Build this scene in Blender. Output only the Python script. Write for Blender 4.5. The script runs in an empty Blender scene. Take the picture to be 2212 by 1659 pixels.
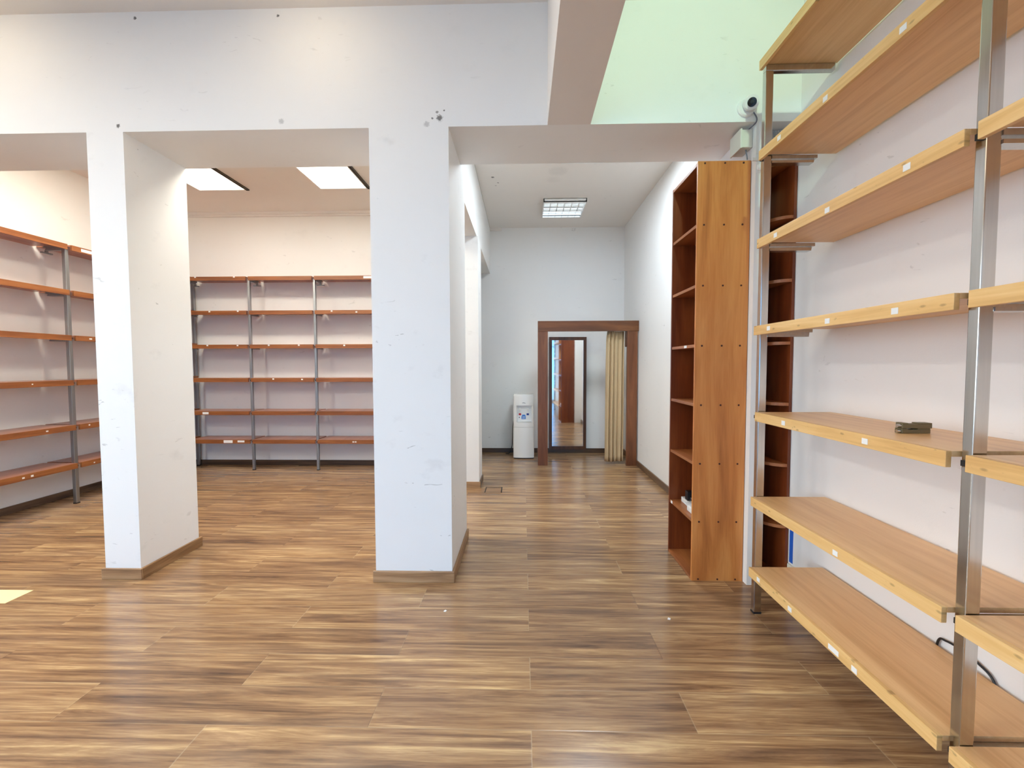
import bpy, bmesh, math, random
from mathutils import Vector, Matrix
random.seed(7)
S = bpy.context.scene
COL = S.collection
PI = math.pi

# ------------------------------------------------------------------ camera
PITCH, YAW, ROLL, FPX, CAM_H = -0.04443, -0.02503, -0.00239, 936.08, 1.45
cp, sp, cy, sy = math.cos(PITCH), math.sin(PITCH), math.cos(YAW), math.sin(YAW)
fwd = Vector((sy * cp, cy * cp, sp)); rgt = Vector((cy, -sy, 0)); upv = rgt.cross(fwd)
r2 = rgt * math.cos(ROLL) + upv * math.sin(ROLL); u2 = upv * math.cos(ROLL) - rgt * math.sin(ROLL)
cam = bpy.data.cameras.new('camera'); camo = bpy.data.objects.new('camera', cam); COL.objects.link(camo)
cam.sensor_fit = 'HORIZONTAL'; cam.sensor_width = 36; cam.lens = FPX / 2212 * 36
cam.clip_start = 0.02; cam.clip_end = 100
mw = Matrix((r2, u2, -fwd)).transposed().to_4x4(); mw.translation = (0, 0, CAM_H); camo.matrix_world = mw
S.camera = camo

# ------------------------------------------------------------------ light and exposure
S.view_settings.view_transform = 'Standard'; S.view_settings.look = 'None'
S.view_settings.exposure = 0.7; S.view_settings.gamma = 1; S.view_settings.use_curve_mapping = False
S.cycles.max_bounces = 10; S.cycles.diffuse_bounces = 7; S.cycles.glossy_bounces = 5
S.cycles.transparent_max_bounces = 8; S.cycles.sample_clamp_indirect = 6; S.cycles.caustics_reflective = False
S.cycles.use_denoising = True
world = bpy.data.worlds.new('world'); S.world = world; world.use_nodes = True
wnt = world.node_tree; bg = wnt.nodes['Background']
# an uneven overcast sky: whiter and brighter on the open left side of the street, bluer straight ahead of the shop front
wtc = wnt.nodes.new('ShaderNodeTexCoord'); wsp = wnt.nodes.new('ShaderNodeSeparateXYZ'); wnt.links.new(wtc.outputs['Generated'], wsp.inputs[0])
wmr = wnt.nodes.new('ShaderNodeMapRange'); wmr.interpolation_type = 'SMOOTHSTEP'
wmr.inputs[1].default_value = -.25; wmr.inputs[2].default_value = -.85; wnt.links.new(wsp.outputs[0], wmr.inputs[0])
wmx = wnt.nodes.new('ShaderNodeMix'); wmx.data_type = 'RGBA'
wmx.inputs[6].default_value = (.15 * 2.5, .48 * 2.5, 1.0 * 2.5, 1); wmx.inputs[7].default_value = (.74 * 4.5, .87 * 4.5, 1.0 * 4.5, 1)
wnt.links.new(wmr.outputs[0], wmx.inputs[0]); wnt.links.new(wmx.outputs[2], bg.inputs[0]); bg.inputs[1].default_value = 1.0

def area(name, loc, rot, sx, sy_, power, col, portal=False):
    l = bpy.data.lights.new(name, 'AREA'); l.shape = 'RECTANGLE'; l.size = sx; l.size_y = sy_
    l.energy = power; l.color = col
    if portal: l.cycles.is_portal = True
    o = bpy.data.objects.new(name, l); o.location = loc; o.rotation_euler = rot; COL.objects.link(o); return o
area('window_portal', (-1.65, -2.72, 1.5), (-PI / 2, 0, 0), 6.6, 2.9, 1, (1, 1, 1), True)
area('window_portal_left', (-5.30, .12, 1.5), (PI / 2, 0, -PI / 2), 5.2, 2.9, 1, (1, 1, 1), True)

WARM = (1.0, 0.80, 0.52); CREAM = (1.0, 0.94, 0.81); GREEN = (0.68, 1.0, 0.74); COOL = (0.80, 0.91, 1.0)
E_WARM_SPOT, E_PANEL, E_GREEN, E_COOL, E_FRONT = 2.2, 3.2, 60.0, 5.0, 19.0
E_CORR, E_PANEL_NEAR, E_FRONT_LEFT = 32.0, 30.0, 42.0

# ------------------------------------------------------------------ node helpers
def newmat(name):
    m = bpy.data.materials.new(name); m.use_nodes = True
    nt = m.node_tree; b = nt.nodes['Principled BSDF']; return m, nt, b
def nd(nt, t, **kw):
    n = nt.nodes.new(t)
    for k, v in kw.items(): setattr(n, k, v)
    return n
def pos(nt): return nd(nt, 'ShaderNodeNewGeometry').outputs['Position']
def mapping(nt, vec, scale=(1, 1, 1), loc=(0, 0, 0), rot=(0, 0, 0)):
    m = nd(nt, 'ShaderNodeMapping'); m.inputs['Scale'].default_value = scale; m.inputs['Location'].default_value = loc
    m.inputs['Rotation'].default_value = rot; nt.links.new(vec, m.inputs[0]); return m.outputs[0]
def noise(nt, vec, scale, detail=4, rough=.55, dist=0):
    n = nd(nt, 'ShaderNodeTexNoise'); n.inputs['Scale'].default_value = scale; n.inputs['Detail'].default_value = detail
    n.inputs['Roughness'].default_value = rough; n.inputs['Distortion'].default_value = dist
    nt.links.new(vec, n.inputs['Vector']); return n.outputs['Fac']
def ramp(nt, fac, stops):
    r = nd(nt, 'ShaderNodeValToRGB'); el = r.color_ramp.elements
    while len(el) < len(stops): el.new(.5)
    for e, (p, c) in zip(el, stops): e.position = p; e.color = (*c, 1) if len(c) == 3 else c
    nt.links.new(fac, r.inputs[0]); return r.outputs[0]
def mix(nt, fac, a, b, mode='MIX'):
    m = nd(nt, 'ShaderNodeMix', data_type='RGBA', blend_type=mode)
    for sock, v in ((m.inputs[0], fac), (m.inputs[6], a), (m.inputs[7], b)):
        if isinstance(v, (int, float)): sock.default_value = v
        elif isinstance(v, tuple): sock.default_value = (*v, 1)
        else: nt.links.new(v, sock)
    return m.outputs[2]
def math_(nt, op, a, b=None, c=None):
    m = nd(nt, 'ShaderNodeMath', operation=op)
    for i, v in enumerate((a, b, c)):
        if v is None: continue
        if isinstance(v, (int, float)): m.inputs[i].default_value = v
        else: nt.links.new(v, m.inputs[i])
    return m.outputs[0]
def bump(nt, b, h, strength=.2, dist=.01):
    n = nd(nt, 'ShaderNodeBump'); n.inputs['Strength'].default_value = strength; n.inputs['Distance'].default_value = dist
    nt.links.new(h, n.inputs['Height']); nt.links.new(n.outputs[0], b.inputs['Normal'])
def srgb(r, g, b):
    f = lambda c: (c / 255 / 12.92) if c / 255 <= .04045 else ((c / 255 + .055) / 1.055) ** 2.4
    return (f(r), f(g), f(b))

def plain(name, c, rough=.5, metal=0.0, spec=.5, emis=None, es=0):
    m, nt, b = newmat(name); b.inputs['Base Color'].default_value = (*c, 1); b.inputs['Roughness'].default_value = rough
    b.inputs['Metallic'].default_value = metal; b.inputs['Specular IOR Level'].default_value = spec
    p = pos(nt); n = noise(nt, p, 60, 3)
    mr = nd(nt, 'ShaderNodeMapRange'); mr.inputs[3].default_value = max(0, rough - .05); mr.inputs[4].default_value = min(1, rough + .07)
    nt.links.new(n, mr.inputs[0]); nt.links.new(mr.outputs[0], b.inputs['Roughness'])
    if emis: b.inputs['Emission Color'].default_value = (*emis, 1); b.inputs['Emission Strength'].default_value = es
    return m

def paint(name, c, scuff=.5, spots=()):
    """matt wall paint with faint smudges and scuff marks"""
    m, nt, b = newmat(name); p = pos(nt)
    big = noise(nt, p, 1.3, 4, .6)
    col = mix(nt, big, tuple(x * .965 for x in c), tuple(min(1, x * 1.02) for x in c))
    # thin scuffs: sharp threshold of stretched noise
    s1 = noise(nt, mapping(nt, p, (9, 9, 26)), 1.0, 2, .5, 1.2)
    area_ = noise(nt, mapping(nt, p, (1, 1, 1), (3.1, 7.7, 1.3)), 2.2, 2)
    k = math_(nt, 'MULTIPLY', ramp(nt, s1, [(.70, (0, 0, 0)), (.735, (1, 1, 1))]), ramp(nt, area_, [(.50, (0, 0, 0)), (.62, (1, 1, 1))]))
    sm = ramp(nt, noise(nt, mapping(nt, p, (1, 1, 1.4), (9, 2, 5)), 4.5, 5, .6), [(.62, (0, 0, 0)), (.80, (1, 1, 1))])
    k = math_(nt, 'MULTIPLY', math_(nt, 'ADD', math_(nt, 'MULTIPLY', k, .55), math_(nt, 'MULTIPLY', sm, .17)), scuff)
    col = mix(nt, k, col, (.33, .32, .30))
    for (cx, cz, cy_, r, dark) in spots:      # chipped screw holes and stains that really are on the wall
        d = nd(nt, 'ShaderNodeVectorMath', operation='DISTANCE'); nt.links.new(p, d.inputs[0]); d.inputs[1].default_value = (cx, cy_, cz)
        wob = math_(nt, 'ADD', d.outputs['Value'], math_(nt, 'MULTIPLY', math_(nt, 'SUBTRACT', noise(nt, p, 90, 2), .5), r * 1.2))
        f = math_(nt, 'MULTIPLY', ramp(nt, math_(nt, 'DIVIDE', wob, r), [(.55, (1, 1, 1)), (1, (0, 0, 0))]), dark)
        col = mix(nt, f, col, (.09, .085, .08))
    nt.links.new(col, b.inputs['Base Color']); b.inputs['Roughness'].default_value = .62
    b.inputs['Specular IOR Level'].default_value = .3
    bump(nt, b, noise(nt, p, 160, 3), .12, .003)
    return m

def wood(name, dark, mid, light, axis='Z', scale=1.0, rough=.35, knots=False, stretch=14, spec=.5, wear=0):
    m, nt, b = newmat(name); p = pos(nt)
    i = 'XYZ'.index(axis); sc = [stretch * scale] * 3; sc[i] = 1.1 * scale
    g1 = noise(nt, mapping(nt, p, tuple(sc)), 1.0, 5, .55, .8)
    sc2 = [110 * scale] * 3; sc2[i] = 5 * scale
    g2 = noise(nt, mapping(nt, p, tuple(sc2)), 1.0, 3, .6)
    f = math_(nt, 'ADD', math_(nt, 'MULTIPLY', g1, .8), math_(nt, 'MULTIPLY', g2, .2))
    col = ramp(nt, f, [(.30, dark), (.48, mid), (.70, light)])
    if knots:
        v = nd(nt, 'ShaderNodeTexVoronoi', feature='F1', voronoi_dimensions='2D'); v.inputs['Scale'].default_value = 1
        sx = nd(nt, 'ShaderNodeSeparateXYZ'); nt.links.new(p, sx.inputs[0]); cx = nd(nt, 'ShaderNodeCombineXYZ')
        nt.links.new(math_(nt, 'MULTIPLY', sx.outputs[i], 5.5), cx.inputs[0]); nt.links.new(math_(nt, 'MULTIPLY', sx.outputs[2], 13.0), cx.inputs[1])
        nt.links.new(cx.outputs[0], v.inputs['Vector']); v.inputs['Randomness'].default_value = 1
        kf = ramp(nt, v.outputs['Distance'], [(.03, (1, 1, 1)), (.075, (0, 0, 0))])
        col = mix(nt, math_(nt, 'MULTIPLY', kf, .55), col, tuple(x * .45 for x in dark))
    if wear:
        w = ramp(nt, noise(nt, mapping(nt, p, (22, 22, 40), (4, 4, 4)), 1, 4, .7), [(.66, (0, 0, 0)), (.74, (1, 1, 1))])
        col = mix(nt, math_(nt, 'MULTIPLY', w, wear), col, tuple(x * .35 for x in dark))
    nt.links.new(col, b.inputs['Base Color']); b.inputs['Roughness'].default_value = rough
    b.inputs['Specular IOR Level'].default_value = spec
    bump(nt, b, g2, .06, .002)
    return m

def floor_mat():
    m, nt, b = newmat('laminate_floor'); p = pos(nt)
    W_, H_ = 1.31, .215
    sp_ = nd(nt, 'ShaderNodeSeparateXYZ'); nt.links.new(p, sp_.inputs[0])
    X, Y = sp_.outputs[0], sp_.outputs[1]
    yy = math_(nt, 'DIVIDE', math_(nt, 'SUBTRACT', Y, .153 - H_ * 40), H_)
    row = math_(nt, 'FLOOR', yy)
    odd = math_(nt, 'MODULO', row, 2.0)
    xo = math_(nt, 'SUBTRACT', math_(nt, 'ADD', X, .623 + W_ * 20 + W_ / 2), math_(nt, 'MULTIPLY', odd, W_ / 2))
    xx = math_(nt, 'DIVIDE', xo, W_); colm = math_(nt, 'FLOOR', xx)
    fx = math_(nt, 'FRACT', xx); fy = math_(nt, 'FRACT', yy)
    ex = math_(nt, 'MULTIPLY', math_(nt, 'MINIMUM', fx, math_(nt, 'SUBTRACT', 1.0, fx)), W_)
    ey = math_(nt, 'MULTIPLY', math_(nt, 'MINIMUM', fy, math_(nt, 'SUBTRACT', 1.0, fy)), H_)
    e = math_(nt, 'MINIMUM', ex, ey)
    seam = ramp(nt, e, [(0.0009, (1, 1, 1)), (.0022, (0, 0, 0))])
    cid = nd(nt, 'ShaderNodeCombineXYZ'); nt.links.new(colm, cid.inputs[0]); nt.links.new(row, cid.inputs[1])
    wn = nd(nt, 'ShaderNodeTexWhiteNoise', noise_dimensions='2D'); nt.links.new(cid.outputs[0], wn.inputs['Vector'])
    # three printed strips per plank so that the boards read as narrow streaks
    strip = math_(nt, 'FLOOR', math_(nt, 'MULTIPLY', fy, 1.0))
    off = nd(nt, 'ShaderNodeVectorMath', operation='SCALE'); nt.links.new(wn.outputs['Color'], off.inputs[0]); off.inputs['Scale'].default_value = 37
    pv = nd(nt, 'ShaderNodeVectorMath', operation='ADD'); nt.links.new(p, pv.inputs[0]); nt.links.new(off.outputs[0], pv.inputs[1])
    pv = pv.outputs[0]
    a = noise(nt, mapping(nt, pv, (1.1, 19, 1)), 1.0, 6, .66, .9)
    c = noise(nt, mapping(nt, pv, (3.0, 70, 1)), 1.0, 4, .65, .8)
    w = noise(nt, mapping(nt, pv, (1.7, 22, 1)), 1.0, 4, .65, .5)
    f = math_(nt, 'ADD', math_(nt, 'MULTIPLY', a, .52), math_(nt, 'ADD', math_(nt, 'MULTIPLY', c, .26), math_(nt, 'MULTIPLY', w, .22)))
    f = math_(nt, 'ADD', f, math_(nt, 'MULTIPLY', math_(nt, 'SUBTRACT', wn.outputs['Value'], .5), .045))
    col = ramp(nt, f, [(.32, srgb(66, 46, 33)), (.41, srgb(114, 85, 61)), (.49, srgb(148, 114, 82)), (.56, srgb(176, 141, 101)), (.64, srgb(218, 187, 138))])
    grey = ramp(nt, noise(nt, mapping(nt, pv, (.5, 7, 1), (5, 3, 0)), 1, 3), [(.42, (0, 0, 0)), (.66, (1, 1, 1))])
    col = mix(nt, math_(nt, 'MULTIPLY', grey, .45), col, mix(nt, .5, col, srgb(128, 108, 92)))
    dk = ramp(nt, wn.outputs['Value'], [(.3, (0, 0, 0)), (.7, (1, 1, 1))])
    scol = mix(nt, dk, srgb(70, 52, 40), srgb(205, 185, 150))
    col = mix(nt, math_(nt, 'MULTIPLY', seam, .34), col, scol)
    nt.links.new(col, b.inputs['Base Color'])
    rr = nd(nt, 'ShaderNodeMapRange'); rr.inputs[3].default_value = .15; rr.inputs[4].default_value = .30
    nt.links.new(noise(nt, p, 2.3, 4), rr.inputs[0]); nt.links.new(rr.outputs[0], b.inputs['Roughness'])
    b.inputs['Specular IOR Level'].default_value = .55
    h = math_(nt, 'SUBTRACT', math_(nt, 'MULTIPLY', c, .25), seam)
    bump(nt, b, h, .12, .002)
    return m

def metal(name, c, rough, brushed=True):
    m, nt, b = newmat(name); p = pos(nt)
    n = noise(nt, mapping(nt, p, (90, 90, 2)), 1, 4)
    col = mix(nt, n, tuple(x * .82 for x in c), tuple(min(1, x * 1.08) for x in c)); nt.links.new(col, b.inputs['Base Color'])
    b.inputs['Metallic'].default_value = 1.0
    mr = nd(nt, 'ShaderNodeMapRange'); mr.inputs[3].default_value = rough * .7; mr.inputs[4].default_value = rough * 1.4
    nt.links.new(noise(nt, p, 9, 4), mr.inputs[0]); nt.links.new(mr.outputs[0], b.inputs['Roughness'])
    return m

def fabric(name, c):
    m, nt, b = newmat(name); p = pos(nt)
    w = noise(nt, mapping(nt, p, (420, 420, 60)), 1, 2)
    col = mix(nt, w, tuple(x * .85 for x in c), tuple(min(1, x * 1.1) for x in c)); nt.links.new(col, b.inputs['Base Color'])
    b.inputs['Roughness'].default_value = .9; b.inputs['Specular IOR Level'].default_value = .1; bump(nt, b, w, .2, .002); return m

def emit(name, c, s):
    m, nt, b = newmat(name); b.inputs['Base Color'].default_value = (.9, .9, .88, 1)
    b.inputs['Emission Color'].default_value = (*c, 1); b.inputs['Emission Strength'].default_value = s
    b.inputs['Roughness'].default_value = .5; return m

def glass(name):
    m = bpy.data.materials.new(name); m.use_nodes = True; nt = m.node_tree; nt.nodes.clear()
    o = nd(nt, 'ShaderNodeOutputMaterial'); t = nd(nt, 'ShaderNodeBsdfTransparent'); g = nd(nt, 'ShaderNodeBsdfGlossy')
    g.inputs['Roughness'].default_value = 0.01; t.inputs[0].default_value = (.96, .98, .97, 1)
    f = nd(nt, 'ShaderNodeFresnel'); f.inputs[0].default_value = 1.45
    x = nd(nt, 'ShaderNodeMixShader'); nt.links.new(f.outputs[0], x.inputs[0]); nt.links.new(t.outputs[0], x.inputs[1]); nt.links.new(g.outputs[0], x.inputs[2])
    nt.links.new(x.outputs[0], o.inputs[0]); return m

WHITE = (.86, .86, .845)
HOLES = [(-2.629, 3.008, 2.825, .016, .9), (-.528, 3.023, 2.825, .024, .85), (-.612, 2.985, 2.825, .022, .35), (-1.552, 3.02, 2.825, .02, .35),
         (-.545, 3.061, 2.825, .010, .7), (-.575, 3.023, 2.825, .008, .8), (-2.49, 3.681, 2.825, .012, .9), (-1.558, 3.675, 2.825, .010, .9), (-.50, 3.07, 2.825, .006, .8)]
M = dict(
    fascia=paint('wall_paint_fascia', WHITE, .35, HOLES),
    column=paint('wall_paint_column', WHITE, 1.0),
    wall=paint('wall_paint', WHITE, .55),
    wall_right=paint('wall_paint_right', (.86, .84, .83), .45),
    wall_left=paint('wall_paint_left_room', (.89, .87, .83), .45),
    ceiling=paint('ceiling_paint', (.83, .80, .76), .3, [(-.354, 3.66, 5.209, .022, .95), (-.297, 3.66, 5.367, .014, .9), (-.33, 3.66, 5.45, .016, .4), (.403, 3.66, 5.073, .13, .10), (.37, 3.66, 5.30, .10, .06)]),
    beam=paint('beam_paint', (.80, .76, .72), .3),
    floor=floor_mat(),
    skirt=wood('skirting_oak', srgb(120, 88, 60), srgb(160, 124, 88), srgb(190, 156, 118), 'X', 1.6, .4),
    skirt_y=wood('skirting_oak_along', srgb(105, 75, 48), srgb(142, 106, 70), srgb(172, 136, 98), 'Y', 1.6, .4),  # darker oak copy: shade of the column sides put into the colour
    skirt_dark=wood('skirting_walnut', srgb(52, 38, 29), srgb(78, 58, 43), srgb(104, 80, 60), 'X', 1.6, .35),
    skirt_dark_y=wood('skirting_walnut_along', srgb(70, 52, 40), srgb(104, 80, 60), srgb(130, 104, 80), 'Y', 1.6, .35),
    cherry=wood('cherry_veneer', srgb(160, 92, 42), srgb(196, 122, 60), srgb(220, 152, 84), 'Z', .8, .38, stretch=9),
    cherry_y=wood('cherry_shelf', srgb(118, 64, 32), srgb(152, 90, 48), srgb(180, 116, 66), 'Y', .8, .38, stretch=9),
    cherry_dark=wood('cherry_inside', srgb(84, 34, 12), srgb(114, 52, 20), srgb(140, 74, 34), 'Z', .8, .36, stretch=9),  # veneer darkened on inside faces to imitate their shade
    dowel=plain('dowel_cap', srgb(66, 22, 14), .5),
    frame_z=wood('frame_mahogany', srgb(84, 46, 24), srgb(116, 68, 38), srgb(142, 90, 56), 'Z', .9, .4, stretch=10),
    frame_x=wood('frame_mahogany_across', srgb(76, 42, 18), srgb(106, 62, 28), srgb(132, 84, 44), 'X', .9, .4, stretch=10),
    mframe=wood('mirror_frame_wood', srgb(54, 30, 17), srgb(76, 46, 28), srgb(98, 62, 38), 'Z', 1.2, .35),
    pine_lip=wood('pine_lip', srgb(206, 158, 96), srgb(226, 182, 118), srgb(240, 202, 142), 'Y', 1.2, .4, True, 20, wear=.5),
    pine_board=wood('beech_board', srgb(216, 168, 114), srgb(231, 187, 131), srgb(242, 202, 148), 'Y', 1.2, .34, stretch=18),
    red_lip_y=wood('red_oak_lip', srgb(104, 56, 26), srgb(132, 76, 36), srgb(156, 98, 52), 'Y', 1.2, .42, stretch=20),
    red_lip_x=wood('red_oak_lip_back', srgb(104, 56, 26), srgb(132, 76, 36), srgb(156, 98, 52), 'X', 1.2, .42, stretch=20),
    red_board=wood('red_board', srgb(128, 74, 52), srgb(160, 102, 76), srgb(184, 126, 98), 'Y', 1.0, .28, stretch=12),
    chrome=metal('chrome_post', (.62, .60, .57), .16),
    steel=metal('grey_steel', (.40, .41, .41), .38),
    black=plain('black_plastic', (.012, .012, .014), .4),
    white=plain('white_plastic', (.82, .82, .80), .3),
    white_old=plain('aged_white_plastic', (.72, .72, .64), .45),
    gloss_white=plain('cooler_white', (.86, .86, .85), .18),
    paper=plain('paper_label', (.84, .83, .82), .7),
    ink=plain('printed_ink', (.16, .16, .20), .7),
    red=plain('red_plastic', srgb(190, 24, 28), .35), blue=plain('blue_plastic', srgb(28, 46, 130), .35), sky=plain('blue_sticker', srgb(70, 130, 205), .4),
    tray=plain('grey_tray', (.60, .60, .59), .4),
    mirror=plain('mirror_glass', (.92, .93, .93), .0, 1.0),
    curtain=fabric('beige_curtain', srgb(202, 178, 142)),
    olive=plain('olive_metal', srgb(112, 100, 70), .45, .25),
    lens=plain('camera_lens', (.02, .018, .015), .12), tape=plain('blue_tape', srgb(30, 92, 190), .6),
    cream=plain('cream_sheet', srgb(245, 226, 172), .6), creamskirt=plain('cream_skirting', srgb(232, 226, 208), .5),
    alu=metal('louvre_aluminium', (.85, .87, .87), .22), lampwhite=plain('lamp_white', (.88, .90, .89), .35),
    tube=emit('fluorescent_tube', COOL, E_COOL * .25), panel=emit('lit_panel', CREAM, E_PANEL), panel_near=emit('lit_panel_near', CREAM, E_PANEL_NEAR), panel_left=emit('lit_panel_front_left', (1, .95, .86), E_FRONT_LEFT), panel_front=emit('lit_panel_front', (1, .93, .80), E_FRONT),
    glow=emit('downlight_glow', WARM, 6.0), greentube=emit('green_tube', GREEN, 8.0),
    darkframe=plain('dark_bronze_frame', srgb(72, 58, 40), .4, .5), glass=glass('shop_glass'), alu_dark=plain('window_aluminium', (.45, .46, .47), .4, .6),
    pave=plain('pavement', (.42, .41, .40), .8), hatch=wood('hatch_wood', srgb(96, 72, 50), srgb(130, 100, 72), srgb(158, 124, 90), 'X', 1.4, .35), gap=plain('dark_gap', (.015, .012, .01), .8),
    stain=plain('dust', (.5, .48, .44), .9),
)

# ------------------------------------------------------------------ object helpers
def link(name, me, m, parent=None):
    o = bpy.data.objects.new(name, me); COL.objects.link(o)
    if m is not None and not me.materials: me.materials.append(m)
    if parent is not None:
        o.parent = parent
        if parent.type == 'EMPTY': o.matrix_parent_inverse = Matrix.Translation(-parent.location)
    return o
def bm_boxes(boxes, bevel=0):
    bm = bmesh.new()
    for (x0, x1, y0, y1, z0, z1) in boxes:
        x0, x1 = min(x0, x1), max(x0, x1); y0, y1 = min(y0, y1), max(y0, y1); z0, z1 = min(z0, z1), max(z0, z1)
        v = [bm.verts.new(p) for p in ((x0, y0, z0), (x1, y0, z0), (x1, y1, z0), (x0, y1, z0), (x0, y0, z1), (x1, y0, z1), (x1, y1, z1), (x0, y1, z1))]
        for f in ((3, 2, 1, 0), (4, 5, 6, 7), (0, 1, 5, 4), (1, 2, 6, 5), (2, 3, 7, 6), (3, 0, 4, 7)): bm.faces.new([v[i] for i in f])
    if bevel: bmesh.ops.bevel(bm, geom=list(bm.edges), offset=bevel, segments=2, profile=.6, affect='EDGES')
    return bm
def finish(name, bm, m, parent=None, smooth=False):
    me = bpy.data.meshes.new(name); bmesh.ops.recalc_face_normals(bm, faces=bm.faces); bm.to_mesh(me); bm.free()
    if smooth:
        for p in me.polygons: p.use_smooth = True
    return link(name, me, m, parent)
def box(name, m, *boxes, parent=None, bevel=0): return finish(name, bm_boxes(boxes, bevel), m, parent)
def prism(name, m, pts, z0, z1, parent=None, axis='Z', bevel=0):
    """extrude a 2D outline; axis Z: (x,y)->z; axis Y: (x,z)->y; axis X: (y,z)->x"""
    bm = bmesh.new()
    def P(a, b, c): return {'Z': (a, b, c), 'Y': (a, c, b), 'X': (c, a, b)}[axis]
    lo = [bm.verts.new(P(a, b, z0)) for a, b in pts]; hi = [bm.verts.new(P(a, b, z1)) for a, b in pts]
    n = len(pts); bm.faces.new(lo[::-1]); bm.faces.new(hi)
    for i in range(n): bm.faces.new((lo[i], lo[(i + 1) % n], hi[(i + 1) % n], hi[i]))
    if bevel: bmesh.ops.bevel(bm, geom=list(bm.edges), offset=bevel, segments=2, affect='EDGES')
    return finish(name, bm, m, parent)
def cyl_bm(bm, p0, p1, r0, r1=None, seg=20):
    p0, p1 = Vector(p0), Vector(p1); r1 = r0 if r1 is None else r1; d = (p1 - p0)
    q = d.to_track_quat('Z', 'Y').to_matrix()
    a = [bm.verts.new(p0 + q @ Vector((r0 * math.cos(2 * PI * i / seg), r0 * math.sin(2 * PI * i / seg), 0))) for i in range(seg)]
    b = [bm.verts.new(p1 + q @ Vector((r1 * math.cos(2 * PI * i / seg), r1 * math.sin(2 * PI * i / seg), 0))) for i in range(seg)]
    bm.faces.new(a[::-1]); bm.faces.new(b)
    for i in range(seg): bm.faces.new((a[i], a[(i + 1) % seg], b[(i + 1) % seg], b[i]))
def cyl(name, m, p0, p1, r0, r1=None, parent=None, seg=20):
    bm = bmesh.new(); cyl_bm(bm, p0, p1, r0, r1, seg); return finish(name, bm, m, parent)
def tube(name, m, pts, r, parent=None):
    """a swept round cord as a mesh"""
    P = [Vector(p) for p in pts]; S_ = []
    n = len(P)
    for i in range(n - 1):
        a, b_, c, d = P[max(i - 1, 0)], P[i], P[i + 1], P[min(i + 2, n - 1)]
        for k in range(8):
            t = k / 8; S_.append(.5 * ((2 * b_) + (c - a) * t + (2 * a - 5 * b_ + 4 * c - d) * t * t + (3 * b_ - a - 3 * c + d) * t ** 3))
    S_.append(P[-1]); bm = bmesh.new(); rings = []
    for i, p in enumerate(S_):
        d = (S_[min(i + 1, len(S_) - 1)] - S_[max(i - 1, 0)]).normalized(); q = d.to_track_quat('Z', 'Y').to_matrix()
        rings.append([bm.verts.new(p + q @ Vector((r * math.cos(PI * j / 4), r * math.sin(PI * j / 4), 0))) for j in range(8)])
    for a, b_ in zip(rings, rings[1:]):
        for j in range(8): bm.faces.new((a[j], a[(j + 1) % 8], b_[(j + 1) % 8], b_[j]))
    bm.faces.new(rings[0][::-1]); bm.faces.new(rings[-1])
    return finish(name, bm, m, parent, True)
def tag(o, label, cat, group=None):
    o['label'] = label; o['category'] = cat
    if group: o['group'] = group
    return o
def thing(name, loc, label, cat, group=None):
    o = bpy.data.objects.new(name, None); o.empty_display_size = .1; o.location = loc; COL.objects.link(o); return tag(o, label, cat, group)
def struct(o): o['kind'] = 'structure'; return o
def sbox(name, m, *boxes, bevel=0): return struct(box(name, m, *boxes, bevel=bevel))

# ------------------------------------------------------------------ the room
XL, XR, XC = -5.04, 1.74, 1.64          # left wall, front room right wall, corridor right wall
YF, YC, YR, YB, YK = -2.6, 2.825, 3.352, 6.18, 7.11   # shop front, column face, lintel rear, left room back, corridor back
HO, HC, HL, HK, HB = 2.969, 3.72, 3.62, 3.66, 2.93     # lintel, ceilings, corridor beam
sbox('floor', M['floor'], (XL - .2, 2.0, YF - .1, YK + .2, -.1, 0))
sbox('ceiling_front', M['ceiling'], (XL - .2, XR + .2, YF - .2, YC, HC, HC + .15))
sbox('ceiling_left_room', M['ceiling'], (XL - .2, -.93, YR, YB + .12, HL, HL + .25))
sbox('ceiling_corridor', M['ceiling'], (-.53, XC + .2, YR, YK + .2, HK, HK + .21))
sbox('wall_left', M['wall_left'], (XL - .2, XL, 2.70, YB + .12, 0, HC), (XL - .2, XL, YF - .2, -2.45, 0, HC), (XL - .2, XL, -2.45, 2.70, 2.75, HC), (XL - .2, XL, -2.45, 2.70, 0, .10))
sbox('wall_right', M['wall_right'], (XR, XR + .2, YF - .2, YR, 0, HC))
sbox('wall_corridor_right', M['wall'], (XC, XC + .2, YR, YK + .2, 0, HK + .1))
sbox('wall_back', M['wall'], (-1.9, XC, YK, YK + .2, 0, HK))
sbox('wall_left_room_back', M['wall_left'], (XL, -.62, YB, YB + .12, 0, HL))
sbox('wall_alcove', M['wall'], (-1.9, -1.78, YB + .12, YK, 0, HK), (-1.78, -.93, YB + .12, YK, HB, HB + .1))
sbox('wall_lintel', M['fascia'], (XL, XR, YC, YR, HO, HC + .15))
sbox('wall_column_slim', M['column'], (-2.843, -2.598, YC, YR, 0, HO))
sbox('wall_column_wide', M['column'], (-.986, -.473, YC, YR, 0, HO), (-.986, -.473, YR, 3.58, 0, HK))
struct(prism('wall_column_corridor', M['column'], [(-.93, 5.04), (-.515, 5.04), (-.515, 5.40), (-.93, 5.40)], 0, HB))
sbox('wall_beam_corridor', M['wall'], (-.93, -.53, 3.58, YK, HB, HK + .1))
sbox('wall_partition_right', M['wall'], (1.468, 1.535, YC, YR, 0, HO), (1.535, XR, 3.14, YR, 0, HO))
sbox('wall_beam_front', M['beam'], (.1585, .4304, YF, YC, HO, HC))

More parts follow.
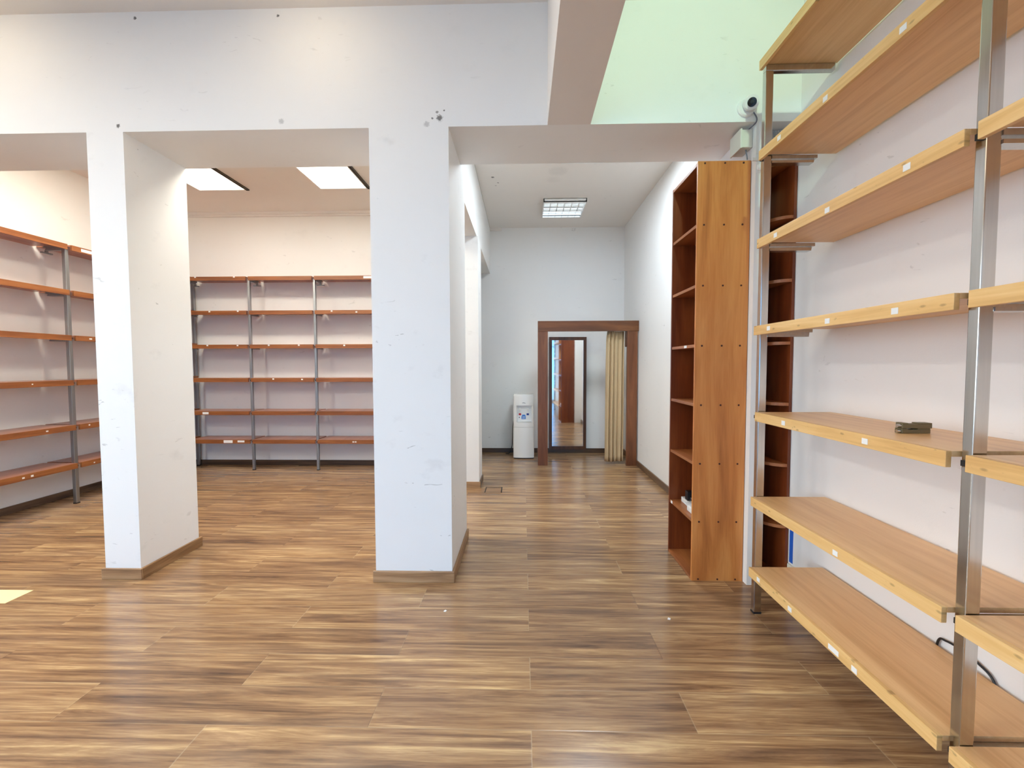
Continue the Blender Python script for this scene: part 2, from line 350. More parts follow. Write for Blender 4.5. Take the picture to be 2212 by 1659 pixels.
def skirt(name, m, *b): return sbox(name, m, *b, bevel=.004)
T = .0166
skirt('baseboard_slim_column_front', M['skirt'], (-2.843 - T, -2.598 + T, YC - T, YC, 0, .075))
skirt('baseboard_slim_column_side', M['skirt_y'], (-2.598, -2.598 + T, YC, YR + .02, 0, .075))
skirt('baseboard_wide_column_front', M['skirt'], (-.986 - T, -.473 + T, YC - T, YC, 0, .075))
skirt('baseboard_wide_column_side', M['skirt_y'], (-.473, -.473 + T, YC, 3.58, 0, .075))
skirt('baseboard_corridor_column', M['skirt'], (-.93, -.515 + T, 5.04 - T, 5.04, 0, .075))
skirt('baseboard_corridor_column_side', M['skirt_dark_y'], (-.515, -.515 + T, 5.04, 5.40, 0, .075))
skirt('baseboard_back', M['skirt_dark'], (-1.78, XC, YK - T, YK, 0, .075))
skirt('baseboard_corridor_right', M['skirt_dark_y'], (XC - T, XC, YR, YK - T, 0, .08))
skirt('baseboard_left', M['skirt_dark_y'], (XL, XL + T, 2.70, YB, 0, .075))
skirt('baseboard_left_room_back', M['skirt_dark'], (XL + T, -.62, YB - T, YB, 0, .075))
skirt('baseboard_right', M['creamskirt'], (XR - .014, XR, YF, YC, 0, .15))
sbox('trim_1', M['ceiling'], (XL, -.93, YB - .05, YB, HL - .035, HL), (XL, -.93, YB - .03, YB, HL - .06, HL - .03))
sbox('trim_2', M['ceiling'], (-.53, -.34, YK - .035, YK, HK - .05, HK), bevel=.006)
sbox('trim_3', M['stain'], (-.5305, -.527, 3.60, YK, HK - .006, HK))  # thin grey strip along the beam and ceiling joint

# shop front behind the camera: four glazed bays that bring the daylight in
sbox('wall_front', M['wall'], (XL, XR, YF - .2, YF, 2.75, HC), (XL, -4.75, YF - .2, YF, 0, 2.75))
for i in range(4):
    a = -4.75 + i * 1.6175; b_ = a + 1.6175
    f = sbox('window_%d' % (i + 1), M['alu_dark'], (a, b_, YF - .12, YF - .05, 0, .09), (a, b_, YF - .12, YF - .05, 2.69, 2.75), (a, a + .05, YF - .12, YF - .05, .09, 2.69), (b_ - .05, b_, YF - .12, YF - .05, .09, 2.69), (a + .05, b_ - .05, YF - .11, YF - .06, 2.12, 2.16))
    box('pane', M['glass'], (a + .05, b_ - .05, YF - .09, YF - .084, .09, 2.69), parent=f)
for i in range(3):  # unseen left windows, added to bring light onto the right wall
    a = -2.45 + i * 1.7167; b_ = a + 1.7167
    f = sbox('window_%d' % (i + 5), M['alu_dark'], (XL - .12, XL - .05, a, b_, .10, .16), (XL - .12, XL - .05, a, b_, 2.69, 2.75), (XL - .12, XL - .05, a, a + .05, .16, 2.69), (XL - .12, XL - .05, b_ - .05, b_, .16, 2.69), (XL - .11, XL - .06, a + .05, b_ - .05, 2.12, 2.16))
    box('pane', M['glass'], (XL - .09, XL - .084, a + .05, b_ - .05, .16, 2.69), parent=f)
sbox('ground', M['pave'], (-14, 6, -12, YF - .2, -.12, -.02), (-14, XL - .2, YF - .2, 6, -.12, -.02))

# ------------------------------------------------------------------ shelving
def shelving(root, amap, joints, shelves, lip_h, lip_t, depth, mats, post_w, post_d, setback, post_top, stickers, foot_z=0.0, arm_frac=.8, top_full=False, spans=None, tplate=False):
    """amap(a0,a1,d0,d1,z0,z1): along / depth-from-lip / height -> world box"""
    lipm, boardm, postm = mats
    posts = []
    for j in joints:                                   # one upright per joint
        p = box('post', postm, amap(j - post_d / 2, j + post_d / 2, setback, setback + post_w, foot_z, post_top), parent=root, bevel=.003)
        posts.append(p)
        box('foot_cap', M['black'], amap(j - post_d / 2 - .001, j + post_d / 2 + .001, setback - .001, setback + post_w + .001, foot_z, foot_z + .012), parent=p)
    for si, z in enumerate(shelves):
        for bi in range(len(joints) - 1):
            a0, a1 = (spans(si, bi) if spans else (joints[bi] + post_d / 2 + .002, joints[bi + 1] - post_d / 2 - .002))
            lo, hi = min(a0, a1), max(a0, a1)
            sh = box('shelf', boardm, amap(lo, hi, lip_t, depth, z - .018, z), parent=root, bevel=.0012)
            box('front_lip', lipm, amap(lo, hi, 0, lip_t, z - lip_h, z), parent=sh, bevel=.002)
            for (a, zz, w, h) in stickers.get(si + 1, ()):
                if lo < a < hi:
                    s = box('price_sticker', M['paper'], amap(a - w / 2, a + w / 2, -.0012, 0, zz - h / 2, zz + h / 2), parent=sh)
        for j in joints:                               # channel arm that carries the boards
            zt = z - .0185; L = setback + post_w + (depth - setback - post_w) * (1.0 if (top_full and si == 0) else arm_frac)
            if top_full and si == 0:
                box('bracket', postm, amap(j - post_d / 2, j + post_d / 2, setback, L - .01, zt - .036, zt), parent=root, bevel=.004)
                continue
            w0, w1 = j - post_d / 2 - .004, j + post_d / 2 + .004
            bl = [amap(w0, w1, setback + post_w, L, zt - .018, zt), amap(w0, w1, setback + post_w, L - .02, zt - .042, zt - .030), amap(j - .008, j + .008, setback + post_w, L - .01, zt - .03, zt - .018)]
            if tplate and si == 0: bl += [amap(j - .05, j + .05, L - .025, L, zt - .075, zt - .062), amap(j - .012, j + .012, L - .02, L - .004, zt - .062, zt - .042)]
            br = box('bracket', postm, *bl, parent=root)
            if si > 1 or top_full: box('end_cap', M['black'], amap(j - .007, j + .007, setback - .012, setback, zt - .022, zt - .004), parent=br)

# right hand pine shelving
rt = thing('wall_shelving', (1.45, 1.3, 0), 'pale pine wall shelving on chrome posts along the right-hand wall', 'shelving', 'wall shelving units')
PD = .033
RS = [(3.116, 2.50, 1.345, 1.312), (2.624, 2.486, 1.343, 1.312), (2.143, 2.484, 1.340, 1.310), (1.664, 2.497, 1.350, 1.316), (1.181, 2.466, 1.355, 1.304), (.692, 2.490, 1.348, 1.313), (.279, 2.494, 1.345, 1.315)]
def rspan(si, bi):
    z, y0, y1, ys = RS[si]
    return (y0 - .004, y1 + .004) if bi == 0 else (ys - .004, .165)
st_r = {2: [(2.29, 2.599), (1.952, 2.592), (1.57, 2.598)], 3: [(2.301, 2.115), (1.92, 2.108), (1.535, 2.117)], 4: [(2.345, 1.64), (1.899, 1.634), (1.562, 1.635)], 5: [(2.193, 1.155), (1.675, 1.155)], 6: [(1.811, .66)], 7: [(2.386, .256), (2.102, .252), (1.804, .248), (1.689, .245)]}
st_r = {k: [(a, zz, .028 if (k, i) != (7, 2) else .06, .022) for i, (a, zz) in enumerate(v)] for k, v in st_r.items()}
shelving(rt, lambda a0, a1, d0, d1, z0, z1: (1.304 + d0, 1.304 + d1, a0, a1, z0, z1), [2.507, 1.3295, .148], [s[0] for s in RS], .051, .018, .420,
         (M['pine_lip'], M['pine_board'], M['chrome']), .042, PD, .035, 3.116 - .055, st_r, 0.0, .72, True, rspan)

# left room, red-brown shelving along the left wall and along the back wall
lt = thing('wall_shelving', (-4.8, 4.4, 0), 'red-brown shelving on grey posts along the left wall, behind the slim column', 'shelving', 'wall shelving units')
LZ = [2.695, 2.229, 1.765, 1.301, .834, .433]
st_l = {1: [(4.60, 2.667, .17, .03)], 6: [(3.883, .405, .02, .014), (3.956, .407, .022, .018), (4.553, .40, .016, .012)], 5: [(4.104, .81, .02, .012), (4.518, .815, .016, .014)], 3: [(4.574, 1.738, .03, .014)], 4: [(3.997, 1.275, .012, .01)]}
shelving(lt, lambda a0, a1, d0, d1, z0, z1: (-4.657 - d0, -4.657 - d1, a0, a1, z0, z1), [3.51, 4.40, 5.29, 6.13], LZ, .055, .018, .375,
         (M['red_lip_y'], M['red_board'], M['steel']), .036, .036, .035, 2.66, st_l, 0.0, .62, False, None, True)
bt = thing('wall_shelving', (-3.3, 6.0, 0), 'red-brown shelving on grey posts along the back wall, seen between the two columns', 'shelving', 'wall shelving units')
BZ = [2.651, 2.192, 1.733, 1.276, .822, .428]
st_b = {1: [(-4.437, 2.645), (-3.902, 2.645), (-2.082, 2.628)], 2: [(-4.255, 2.18), (-3.863, 2.184), (-2.577, 2.179), (-2.24, 2.165)], 3: [(-4.299, 1.722), (-3.881, 1.72), (-3.45, 1.722), (-3.036, 1.722), (-2.414, 1.717)], 4: [(-3.4, 1.263), (-3.003, 1.257)], 5: [(-4.355, .795)], 6: [(-4.053, .403), (-3.873, .406), (-2.315, .402), (-2.283, .402)]}
big = {(1, 2): (.11, .03), (5, 0): (.085, .03), (6, 0): (.125, .038), (6, 1): (.095, .026)}
st_b = {k: [(a, zz, *big.get((k, i), (.024, .018))) for i, (a, zz) in enumerate(v)] for k, v in st_b.items()}
shelving(bt, lambda a0, a1, d0, d1, z0, z1: (a0, a1, 5.82 + d0, 5.82 + d1, z0, z1), [-4.615, -3.731, -2.828, -1.93], BZ, .053, .018, .35,
         (M['red_lip_x'], M['red_board'], M['steel']), .036, .030, .035, 2.62, st_b, 0.0, .62, False, None, True)

# ------------------------------------------------------------------ tall cherry bookcase
bk = thing('bookcase', (1.29, 3.11, 0), 'tall narrow cherry bookcase with dowelled side panel, standing under the lintel', 'bookcase')
BX0, BX1, BY0, BY1, BH = 1.128, 1.464, 2.874, 3.346, 2.754
sd = box('side_panel', M['cherry'], (BX0, BX1, BY0, BY0 + .018, 0, BH), parent=bk, bevel=.0012)
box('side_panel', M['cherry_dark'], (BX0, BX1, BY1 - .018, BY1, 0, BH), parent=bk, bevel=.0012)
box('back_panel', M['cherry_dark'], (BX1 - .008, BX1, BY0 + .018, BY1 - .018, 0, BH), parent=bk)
for i in range(8):
    z = .012 + i * (BH - .026) / 7
    nm = 'top_panel' if i == 7 else ('bottom_panel' if i == 0 else 'shelf')
    s = box(nm, M['cherry_y'], (BX0 + .004 * (0 < i < 7), BX1 - .008, BY0 + .018, BY1 - .018, z - .010, z + .010), parent=bk, bevel=.001)
    if i == 4: box('price_sticker', M['paper'], (BX0 + .002, BX0 + .004, 3.03, 3.075, z - .009, z + .009), parent=s)
    if i == 1: box('price_sticker', M['paper'], (BX0 + .002, BX0 + .004, 3.27, 3.30, z - .008, z + .012), parent=s)
    for fx in (.13, .51, .86):
        x = BX0 + fx * (BX1 - BX0); zz = min(max(z, .012), BH - .012)
        cyl('dowel_cap', M['dowel'], (x, BY0 + .001, zz), (x, BY0 - .0015, zz), .0062, parent=sd, seg=14)
zs = .012 + (BH - .026) / 7 + .0105
ps = thing('power_strip', (1.25, 3.18, zs), 'white power strip on the second lowest shelf of the cherry bookcase', 'power strip')
box('housing', M['white'], (1.20, 1.255, 3.13, 3.28, zs, zs + .038), parent=ps, bevel=.005)
cyl('socket', M['tray'], (1.2275, 3.25, zs + .0385), (1.2275, 3.25, zs + .037), .018, parent=ps)
pl = thing('power_adapter', (1.2275, 3.19, zs + .038), 'black power adapter plugged upright into the white power strip', 'adapter')
box('housing', M['black'], (1.205, 1.25, 3.165, 3.215, zs + .0385, zs + .105), parent=pl, bevel=.004)
wc = thing('wall_charger', (1.2, 3.05, zs), 'small white cable box in front of the power strip on the bookcase shelf', 'charger')
box('housing', M['white'], (1.165, 1.225, 2.96, 3.075, zs, zs + .045), parent=wc, bevel=.008)
box('clip', M['white'], (1.15, 1.225, 3.055, 3.095, zs + .045, zs + .055), parent=wc, bevel=.003)
tag(tube('power_cable', M['ink'], [(1.21, 3.12, zs + .008), (1.20, 3.10, zs + .02), (1.20, 3.11, zs + .05), (1.225, 3.14, zs + .062), (1.2275, 3.165, zs + .06)], .0025), 'thin dark cable looping from the adapter on the bookcase shelf', 'cable')

# ------------------------------------------------------------------ quarter-round corner shelf
cs = thing('corner_shelf', (1.65, 2.98, 0), 'tall red-brown corner shelf with quarter-round tiers in the recess by the right wall', 'corner shelf')
CX0, CX1, CY0, CY1, CH = 1.537, 1.736, 2.835, 3.138, 2.74
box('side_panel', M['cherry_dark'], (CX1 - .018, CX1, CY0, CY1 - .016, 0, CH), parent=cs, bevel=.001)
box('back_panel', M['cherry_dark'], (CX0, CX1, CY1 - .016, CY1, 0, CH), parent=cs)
for z in (2.735, 2.385, 1.985, 1.585, 1.19, .79, .385, .03):
    xr, yb = CX1 - .018, CY1 - .016; pts = [(xr, yb)]
    for k in range(17):
        t = PI / 2 * k / 16; pts.append((xr - .155 * math.sin(t), yb - (yb - CY0 - .002) * math.cos(t)))
    prism('shelf', M['cherry_y'], pts, z - .010, z + .010, cs)
tag(box('masking_tape', M['tape'], (XR - .0015, XR - .0002, 2.788, 2.824, .16, .55)), 'strip of blue tape on the right wall beside the corner shelf', 'tape')

# ------------------------------------------------------------------ fitting cubicle frame, curtain, mirror, cooler
fr = thing('fitting_room_frame', (.93, 6.2, 0), 'brown wooden fitting room frame like an empty doorway at the corridor end', 'frame')
box('post', M['frame_z'], (.214, .356, 6.185, 6.235, 0, 1.925), parent=fr, bevel=.0015)
box('post', M['frame_z'], (1.478, 1.622, 6.185, 6.235, 0, 1.925), parent=fr, bevel=.0015)
box('header', M['frame_x'], (.214, 1.637, 6.178, 6.238, 1.922, 2.068), parent=fr, bevel=.0015)
rod = cyl('curtain_rod', M['darkframe'], (.356, 6.29, 1.955), (1.63, 6.29, 1.955), .009, parent=fr)
box('rod_support', M['darkframe'], (.345, .356, 6.235, 6.30, 1.935, 1.975), (1.60, 1.61, 6.235, 6.30, 1.935, 1.975), parent=fr)
box('side_cleat', M['mframe'], (1.455, 1.478, 6.20, 6.235, 1.70, 1.922), parent=fr)  # dark strip standing in for the shaded gap beside the curtain
bm = bmesh.new(); NX, NZ = 90, 26; grid = []
for k in range(NZ + 1):
    t = k / NZ; z = .042 + (1.925 - .042) * t; rowv = []
    for i in range(NX + 1):
        u = i / NX
        x0 = 1.205 - .012 * (1 - t) + .012 * max(0, (t - .94) / .06); x1 = 1.458 - .006 * (1 - t)
        ph = u * 4.2 * PI + .12 * math.sin(3 * t + 1)
        amp = .017 + .007 * (1 - t) + .008 * math.sin(7 * u)
        x = x0 + (x1 - x0) * (u + .006 * math.sin(ph * 2)); y = 6.318 - 2.1 * amp * abs(math.sin(ph)) - .008 * math.sin(9 * t + 5 * u) * (1 - t)
        if t > .955: y += (6.29 - y) * (t - .955) / .045 * .55
        rowv.append(bm.verts.new((x, y, z)))
    grid.append(rowv)
for k in range(NZ):
    for i in range(NX): bm.faces.new((grid[k][i], grid[k][i + 1], grid[k + 1][i + 1], grid[k + 1][i]))
cu = finish('curtain', bm, M['curtain'], None, True); cu.modifiers.new('thick', 'SOLIDIFY').thickness = .003
tag(cu, 'beige fabric curtain drawn to the right side of the fitting room frame', 'curtain')
mr = thing('wall_mirror', (.73, 7.06, .06), 'full-length mirror in a dark brown frame seen through the fitting room frame', 'mirror')
def mbox(nm, m, *b, bevel=0):
    bm = bm_boxes(b, bevel)
    bmesh.ops.rotate(bm, verts=bm.verts, cent=(1.03, 7.09, 0), matrix=Matrix.Rotation(.024, 3, 'Z'))
    return finish(nm, bm, m, mr)
mbox('frame', M['mframe'], (.425, .473, 7.055, 7.088, .062, 1.896), (.982, 1.03, 7.055, 7.088, .062, 1.896), (.473, .982, 7.055, 7.088, .062, .118), (.473, .982, 7.055, 7.088, 1.844, 1.896))
mbox('glass', M['mirror'], (.470, .985, 7.068, 7.076, .115, 1.846))

wcx0, wcx1, wcy, wcb, wch = -.147, .173, 6.615, 6.93, .992
wco = thing('water_cooler', (.013, 6.77, 0), 'white free-standing water cooler left of the fitting room frame', 'water cooler')
def front(x): return wcy + .022 * ((x - .013) / .16) ** 2
xs = [wcx0 + .012 + (wcx1 - wcx0 - .024) * i / 12 for i in range(13)]
full = [(wcx0, wcb), (wcx0, front(wcx0) + .012)] + [(x, front(x)) for x in xs] + [(wcx1, front(wcx1) + .012), (wcx1, wcb)]
na, nb = wcx0 + .05, wcx1 - .028
notch = [(wcx0, wcb), (wcx0, front(wcx0) + .012)] + [(x, front(x)) for x in xs if x < na] + [(na, front(na)), (na + .012, wcy + .05), (nb - .012, wcy + .05), (nb, front(nb))] + [(x, front(x)) for x in xs if x > nb] + [(wcx1, front(wcx1) + .012), (wcx1, wcb)]
bm = bmesh.new()
def addprism(pts, z0, z1, inset=0):
    cxm = sum(p[0] for p in pts) / len(pts); cym = sum(p[1] for p in pts) / len(pts)
    lo = [bm.verts.new((a, b_, z0)) for a, b_ in pts]; hi = [bm.verts.new((a + (cxm - a) * inset, b_ + (cym - b_) * inset, z1)) for a, b_ in pts]
    n = len(pts); bm.faces.new(lo[::-1]); bm.faces.new(hi)
    for i in range(n): bm.faces.new((lo[i], lo[(i + 1) % n], hi[(i + 1) % n], hi[i]))
addprism(full, .018, .488); addprism(full, .491, .565); addprism(notch, .565, .825); addprism(full, .825, .965); addprism(full, .965, wch, .07)
finish('body', bm, M['gloss_white'], wco)
box('plinth', M['black'], (wcx0 + .008, wcx1 - .008, wcy + .03, wcb, 0, .02), parent=wco)
box('drip_tray', M['tray'], (na + .016, nb - .016, wcy + .006, wcy + .05, .566, .576), parent=wco)
for x, mm in ((-.045, 'red'), (.075, 'blue')):
    tp = box('tap', M['white'], (x - .014, x + .014, wcy + .012, wcy + .05, .745, .785), (x - .007, x + .007, wcy + .014, wcy + .03, .715, .745), parent=wco, bevel=.003)
    box('tap_lever', M['white_old'], (x - .012, x + .016, wcy + .002, wcy + .014, .755, .763), parent=tp)
    box('temperature_label', M[mm], (x - .018, x + .018, wcy + .047, wcy + .0505, .672, .700), parent=wco)
prism('sticker', M['sky'], [(-.022, .612), (.045, .612), (.045, .648), (.035, .680), (-.008, .680), (-.022, .648)], wcy + .046, wcy + .0505, wco, 'Y')
box('sticker_print', M['white'], (-.008, .034, wcy + .0445, wcy + .0465, .642, .650), (-.012, .03, wcy + .0445, wcy + .0465, .624, .628), parent=wco)
box('warning_mark', M['ink'], (-.062, -.048, wcy + .047, wcy + .0505, .628, .648), parent=wco)
prism('badge', M['ink'], [(-.012, .868), (.012, .872), (.028, .868), (.042, .860), (.042, .856), (.020, .863), (-.012, .864)], wcy - .0012, wcy + .002, wco, 'Y')
tube('power_cord', M['black'], [(-.149, 6.86, .56), (-.165, 6.9, .42), (-.17, 6.92, .25), (-.18, 6.95, .12), (-.22, 6.98, .02), (-.28, 7.0, .006)], .006, wco)

# ------------------------------------------------------------------ ceiling lights
def lit_panel(x0, x1, y0, y1, z, label, mat, group, hinge=True):
    t = thing('ceiling_light', ((x0 + x1) / 2, (y0 + y1) / 2, z), label, 'ceiling light', group)
    box('diffuser', mat, (x0 + .012, x1 - .012, y0 + .012, y1 - .012, z - .006, z - .002), parent=t)
    box('frame', M['lampwhite'], (x0, x1, y0, y0 + .012, z - .012, z), (x0, x1, y1 - .012, y1, z - .012, z), (x0, x0 + .012, y0 + .012, y1 - .012, z - .012, z), (x1 - .012, x1, y0 + .012, y1 - .012, z - .012, z), parent=t)
    if hinge: box('hinge_bar', M['darkframe'], (x1 + .002, x1 + .012, y0, y1 + .01, z - .016, z), (x1 + .030, x1 + .038, y0, y1 + .01, z - .016, z), (x1 + .002, x1 + .038, y1 + .002, y1 + .01, z - .016, z), (x1 + .012, x1 + .03, y0, y1, z - .004, z), parent=t)
    return t
lit_panel(-3.99, -3.41, 4.76, 5.36, HL, 'lit square ceiling panel above the left part of the back shelving', M['panel'], 'left room ceiling panels')
lit_panel(-2.48, -1.90, 4.76, 5.36, HL, 'lit square ceiling panel nearer the wide column', M['panel'], 'left room ceiling panels')
def louvre_light(lx0, lx1, ly0, ly1, label, energy):
    lv = thing('ceiling_light', ((lx0 + lx1) / 2, (ly0 + ly1) / 2, HK), label, 'ceiling light', 'corridor louvre lights')
    box('housing', M['lampwhite'], (lx0, lx1, ly0, ly1, HK - .006, HK), (lx0, lx0 + .012, ly0, ly1, HK - .05, HK), (lx1 - .012, lx1, ly0, ly1, HK - .05, HK), (lx0, lx1, ly0, ly0 + .012, HK - .05, HK), (lx0, lx1, ly1 - .012, ly1, HK - .05, HK), parent=lv)
    for k in range(4):
        y = ly0 + (k + .5) * (ly1 - ly0) / 4
        cyl('tube', M['tube'], (lx0 + .014, y, HK - .025), (lx1 - .014, y, HK - .025), .008, parent=lv, seg=12)
    bl = [(lx0 + (lx1 - lx0) * i / 6 - .006, lx0 + (lx1 - lx0) * i / 6 + .006, ly0 + .012, ly0 + .33, HK - .058, HK - .036) for i in range(1, 6)] + [(lx0 + .012, lx1 - .012, ly0 + q, ly0 + q + .014, HK - .058, HK - .036) for q in (.0, .155, .31)]
    box('louvre', M['lampwhite'], *bl, parent=lv)
    bl = [(lx0 + (lx1 - lx0) * i / 6 - .002, lx0 + (lx1 - lx0) * i / 6 + .002, ly0 + .33, ly1 - .012, HK - .05, HK - .03) for i in range(1, 6)] + [(lx0 + .012, lx1 - .012, ly0 + q, ly0 + q + .006, HK - .05, HK - .03) for q in (.46, .60)] + [(lx0 + .012, lx1 - .012, ly0 + .33, ly1 - .012, HK - .011, HK - .008)]
    box('reflector', M['alu'], *bl, parent=lv)
    if energy:
        a = area('tube_glow', ((lx0 + lx1) / 2, (ly0 + ly1) / 2, HK - .062), (0, 0, 0), lx1 - lx0 - .04, ly1 - ly0 - .04, energy, COOL)  # fill light, used only by the added hidden fixture
        a.parent = lv; a.matrix_parent_inverse = Matrix.Translation(-lv.location)
louvre_light(.28, .855, 5.88, 6.50, 'louvred fluorescent light on the corridor ceiling in front of the fitting room frame', 0)
louvre_light(.42, .995, 4.16, 4.78, 'louvred fluorescent light on the corridor ceiling just behind the lintel', E_CORR)  # added out of view to brighten the corridor
lit_panel(-3.99, -3.41, 3.56, 4.16, HL, 'lit square ceiling panel just behind the lintel, above the slim column side', M['panel_near'], 'left room ceiling panels')  # this panel and the next are unseen, added to brighten the left room
lit_panel(-2.48, -1.90, 3.56, 4.16, HL, 'lit square ceiling panel just behind the lintel, nearer the wide column', M['panel_near'], 'left room ceiling panels')

# lamps and added unseen fill panels of the front room, above the frame
for nm, x, lab in (('a', -1.30, 'round warm downlight on the front room ceiling near the wide column'), ('b', -3.45, 'round warm downlight on the front room ceiling near the slim column')):
    y = 2.28
    t = thing('downlight', (x, y, HC), lab, 'downlight', 'front room downlights')
    bm = bmesh.new(); cyl_bm(bm, (x, y, HC), (x, y, HC - .02), .10, .09, 32); finish('trim_ring', bm, M['lampwhite'], t)
    cyl('diffuser', M['glow'], (x, y, HC - .0205), (x, y, HC - .0225), .075, parent=t, seg=32)
    l = bpy.data.lights.new('downlight_lamp', 'POINT'); l.energy = E_WARM_SPOT; l.color = WARM; l.shadow_soft_size = .07
    o = bpy.data.objects.new('lamp', l); o.location = (x, y, HC - .10); COL.objects.link(o); o.parent = t; o.matrix_parent_inverse = Matrix.Translation(-t.location)
lit_panel(-1.9, -1.3, .2, .8, HC, 'lit square panel on the front room ceiling, over the middle of the floor', M['panel_front'], 'front room ceiling panels', False)  # three unseen panels added as fill light for the front room
lit_panel(-4.6, -4.0, .6, 1.2, HC, 'lit square panel on the front room ceiling, towards the left wall and the columns', M['panel_left'], 'front room ceiling panels', False)
lit_panel(-4.6, -4.0, -1.2, -.6, HC, 'lit square panel on the front room ceiling, towards the left wall and the shop front', M['panel_left'], 'front room ceiling panels', False)
gt = thing('track_spotlight', (.80, .70, HC), 'white track spotlight on the front room ceiling, aimed at the wall right of the beam', 'spotlight')
box('track', M['lampwhite'], (.785, .815, .35, 1.05, HC - .025, HC), parent=gt, bevel=.002)
sp0 = Vector((.80, .70, HC - .10)); sdir = (Vector((1.08, YC, 3.36)) - sp0).normalized()
bm = bmesh.new(); cyl_bm(bm, sp0 - sdir * .09, sp0 + sdir * .02, .035, .045, 24); finish('lamp_head', bm, M['lampwhite'], gt)
cyl('stem', M['lampwhite'], sp0 + Vector((0, 0, .03)), (.80, .70, HC - .02), .008, parent=gt, seg=12)
cyl('bulb_face', M['greentube'], sp0 + sdir * .0205, sp0 + sdir * .022, .038, parent=gt, seg=24)
l = bpy.data.lights.new('spot_beam', 'SPOT'); l.energy = E_GREEN; l.color = GREEN; l.spot_size = math.radians(78); l.spot_blend = .7; l.shadow_soft_size = .04
o = bpy.data.objects.new('lamp', l); o.location = sp0 + sdir * .03; o.rotation_euler = sdir.to_track_quat('-Z', 'Y').to_euler(); COL.objects.link(o); o.parent = gt; o.matrix_parent_inverse = Matrix.Translation(-gt.location)

# ------------------------------------------------------------------ small things
sc = thing('security_camera', (1.399, 2.82, 3.05), 'white dome security camera on the wall above the cherry bookcase', 'camera')
cxm, czm = 1.398, 3.050
bm = bmesh.new(); cyl_bm(bm, (cxm, YC, czm), (cxm, YC - .012, czm), .056, .056, 36); cyl_bm(bm, (cxm, YC - .012, czm), (cxm, YC - .020, czm), .056, .050, 36); finish('base', bm, M['white'], sc)
dirv = Vector((-.26, -1, -.38)).normalized(); c0 = Vector((cxm + .014, YC - .030, czm + .014))
bm = bmesh.new(); bmesh.ops.create_uvsphere(bm, u_segments=32, v_segments=20, radius=.040); bmesh.ops.translate(bm, verts=bm.verts, vec=c0); ball = finish('ball', bm, M['white'], sc, True)
cyl('lens_hood', M['white'], c0 + dirv * .010, c0 + dirv * .043, .046, .041, parent=ball, seg=28)
cyl('lens', M['lens'], c0 + dirv * .0432, c0 + dirv * .0445, .026, parent=ball, seg=28)
cyl('lens_eye', M['black'], c0 + dirv * .0445, c0 + dirv * .047, .012, parent=ball, seg=20)
tube('cable', M['ink'], [(cxm + .04, YC - .015, czm - .03), (cxm + .062, YC - .012, czm - .06), (1.462, YC - .008, 2.965), (1.455, YC + .02, 2.955), (1.44, 2.875, 2.945)], .004, sc)
jb = thing('junction_box', (1.43, 2.92, 2.83), 'off-white junction box under the security camera, above the bookcase', 'junction box')
box('housing', M['white_old'], (1.40, 1.467, 2.865, 3.00, 2.832, 2.945), parent=jb, bevel=.006)
box('lid', M['white_old'], (1.388, 1.40, 2.86, 3.005, 2.827, 2.95), parent=jb, bevel=.004)
tube('cable', M['ink'], [(1.44, 2.90, 2.834), (1.442, 2.89, 2.80), (1.445, 2.885, 2.765)], .004, jb)
tag(tube('bookcase_cable', M['ink'], [(1.4665, 3.10, 2.832), (1.463, 3.20, 2.80), (1.45, 3.30, 2.775), (1.42, 3.335, 2.757)], .003), 'thin black cable running down onto the top of the cherry bookcase', 'cable')
ms = thing('motion_sensor', (1.49, YC, 2.685), 'small round white sensor on the narrow wall beside the bookcase', 'sensor')
bm = bmesh.new(); bmesh.ops.create_uvsphere(bm, u_segments=24, v_segments=16, radius=.022); bmesh.ops.scale(bm, vec=(1, .7, 1), verts=bm.verts); bmesh.ops.translate(bm, verts=bm.verts, vec=(1.492, YC - .012, 2.685)); finish('dome', bm, M['white'], ms, True)
box('base_plate', M['white'], (1.475, 1.512, YC - .006, YC, 2.655, 2.72), parent=ms, bevel=.002)
cd = tag(box('cable_conduit', M['white'], (1.484, 1.502, YC - .014, YC, 2.735, 2.965), (1.44, 1.502, YC - .014, YC, 2.725, 2.745), bevel=.003), 'white cable conduit on the narrow wall above the round sensor', 'conduit')
vg = thing('ventilation_grille', (1.66, 2.95, 2.87), 'pale ribbed ventilation grille in the recess above the corner shelf', 'grille')
box('frame', M['white'], (1.575, XR - .001, 2.93, 2.96, 2.855, 2.968), parent=vg, bevel=.003)
box('louvre', M['tray'], *[(1.585 + i * .0115, 1.590 + i * .0115, 2.916, 2.931, 2.862, 2.962) for i in range(13)], parent=vg)
box('duct', M['white'], (1.58, XR - .002, 2.96, 3.139, 2.86, 2.967), parent=vg)

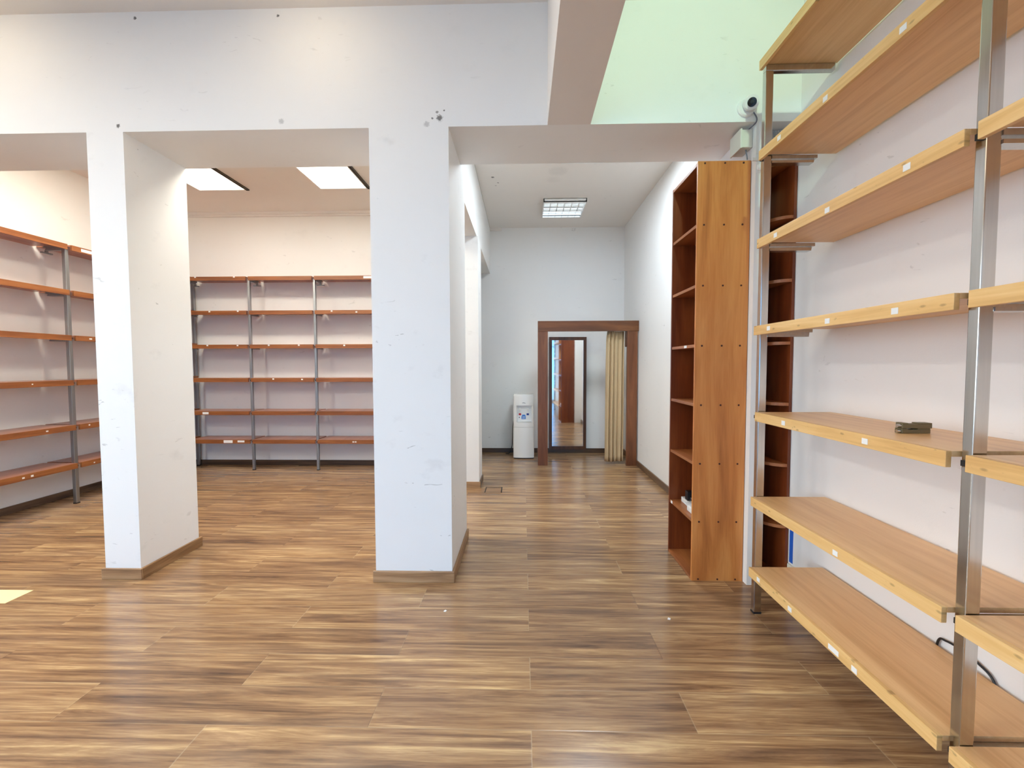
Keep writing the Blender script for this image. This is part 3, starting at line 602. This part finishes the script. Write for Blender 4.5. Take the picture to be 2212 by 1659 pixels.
# two olive lock bodies stacked on the fifth shelf of the pine shelving
z5 = 1.1812
def lock(dx, z0, ang, label, h):
    t = thing('lock_block', (1.53, 1.70, z0), label, 'lock', 'olive lock blocks')
    R_ = Matrix.Rotation(ang, 3, 'Z'); ctr = (1.52 + dx, 1.715, 0)
    def fin(bm, nm, m, par):
        bmesh.ops.rotate(bm, verts=bm.verts, cent=ctr, matrix=R_); return finish(nm, bm, m, par)
    x0, x1 = 1.462 + dx, 1.572 + dx
    bd = fin(bm_boxes([(x0, x1, 1.700, 1.733, z0, z0 + h * .8), (x0, x0 + .022, 1.700, 1.733, z0 + h * .8, z0 + h), (x1 - .05, x1, 1.700, 1.733, z0 + h * .8, z0 + h)], .0018), 'body', M['olive'], t)
    bm = bmesh.new(); cyl_bm(bm, (x0 - .014, 1.709, z0 + h * .45), (x0 + .004, 1.709, z0 + h * .45), h * .32, h * .32, 16); fin(bm, 'pin', M['chrome'], t)
lock(0, z5, .03, 'olive metal lock block lying on the pine shelf under its twin', .019)
lock(.004, z5 + .0195, -.02, 'olive metal lock block stacked on top of its twin on the pine shelf', .021)
tag(tube('wall_cable', M['black'], [(1.728, 1.82, .150), (1.728, 1.80, .295), (1.728, 1.765, .318), (1.728, 1.70, .322), (1.728, 1.64, .312), (1.728, 1.585, .283), (1.728, 1.55, .18)], .0045), 'black cable looping out from behind the lowest pine shelf', 'cable')

hz = thing('floor_hatch', (-.34, 4.95, 0), 'small square floor hatch with dark edges beside the corridor column', 'hatch')
box('lid', M['hatch'], (-.428, -.252, 4.832, 5.058, 0, .0025), parent=hz)
box('rim', M['gap'], (-.438, -.427, 4.86, 5.07, 0, .003), (-.253, -.242, 4.86, 5.07, 0, .003), (-.428, -.252, 5.052, 5.07, 0, .003), parent=hz)
tag(box('paper_sheet', M['cream'], (-3.60, -3.165, 2.508, 2.662, 0, .0015)), 'cream coloured sheet lying on the floor left of the slim column', 'sheet')
for (x, y, s, lab) in ((.831, 2.43, .010, 'tiny white paper scrap on the floor in front of the cherry bookcase'), (-.459, 2.482, .009, 'tiny white paper scrap on the floor in front of the wide column')):
    tag(prism('paper_scrap', M['paper'], [(x - s, y - s * .6), (x + s * .4, y - s), (x + s, y + s * .3), (x - s * .2, y + s)], .0, .003), lab, 'paper scrap')
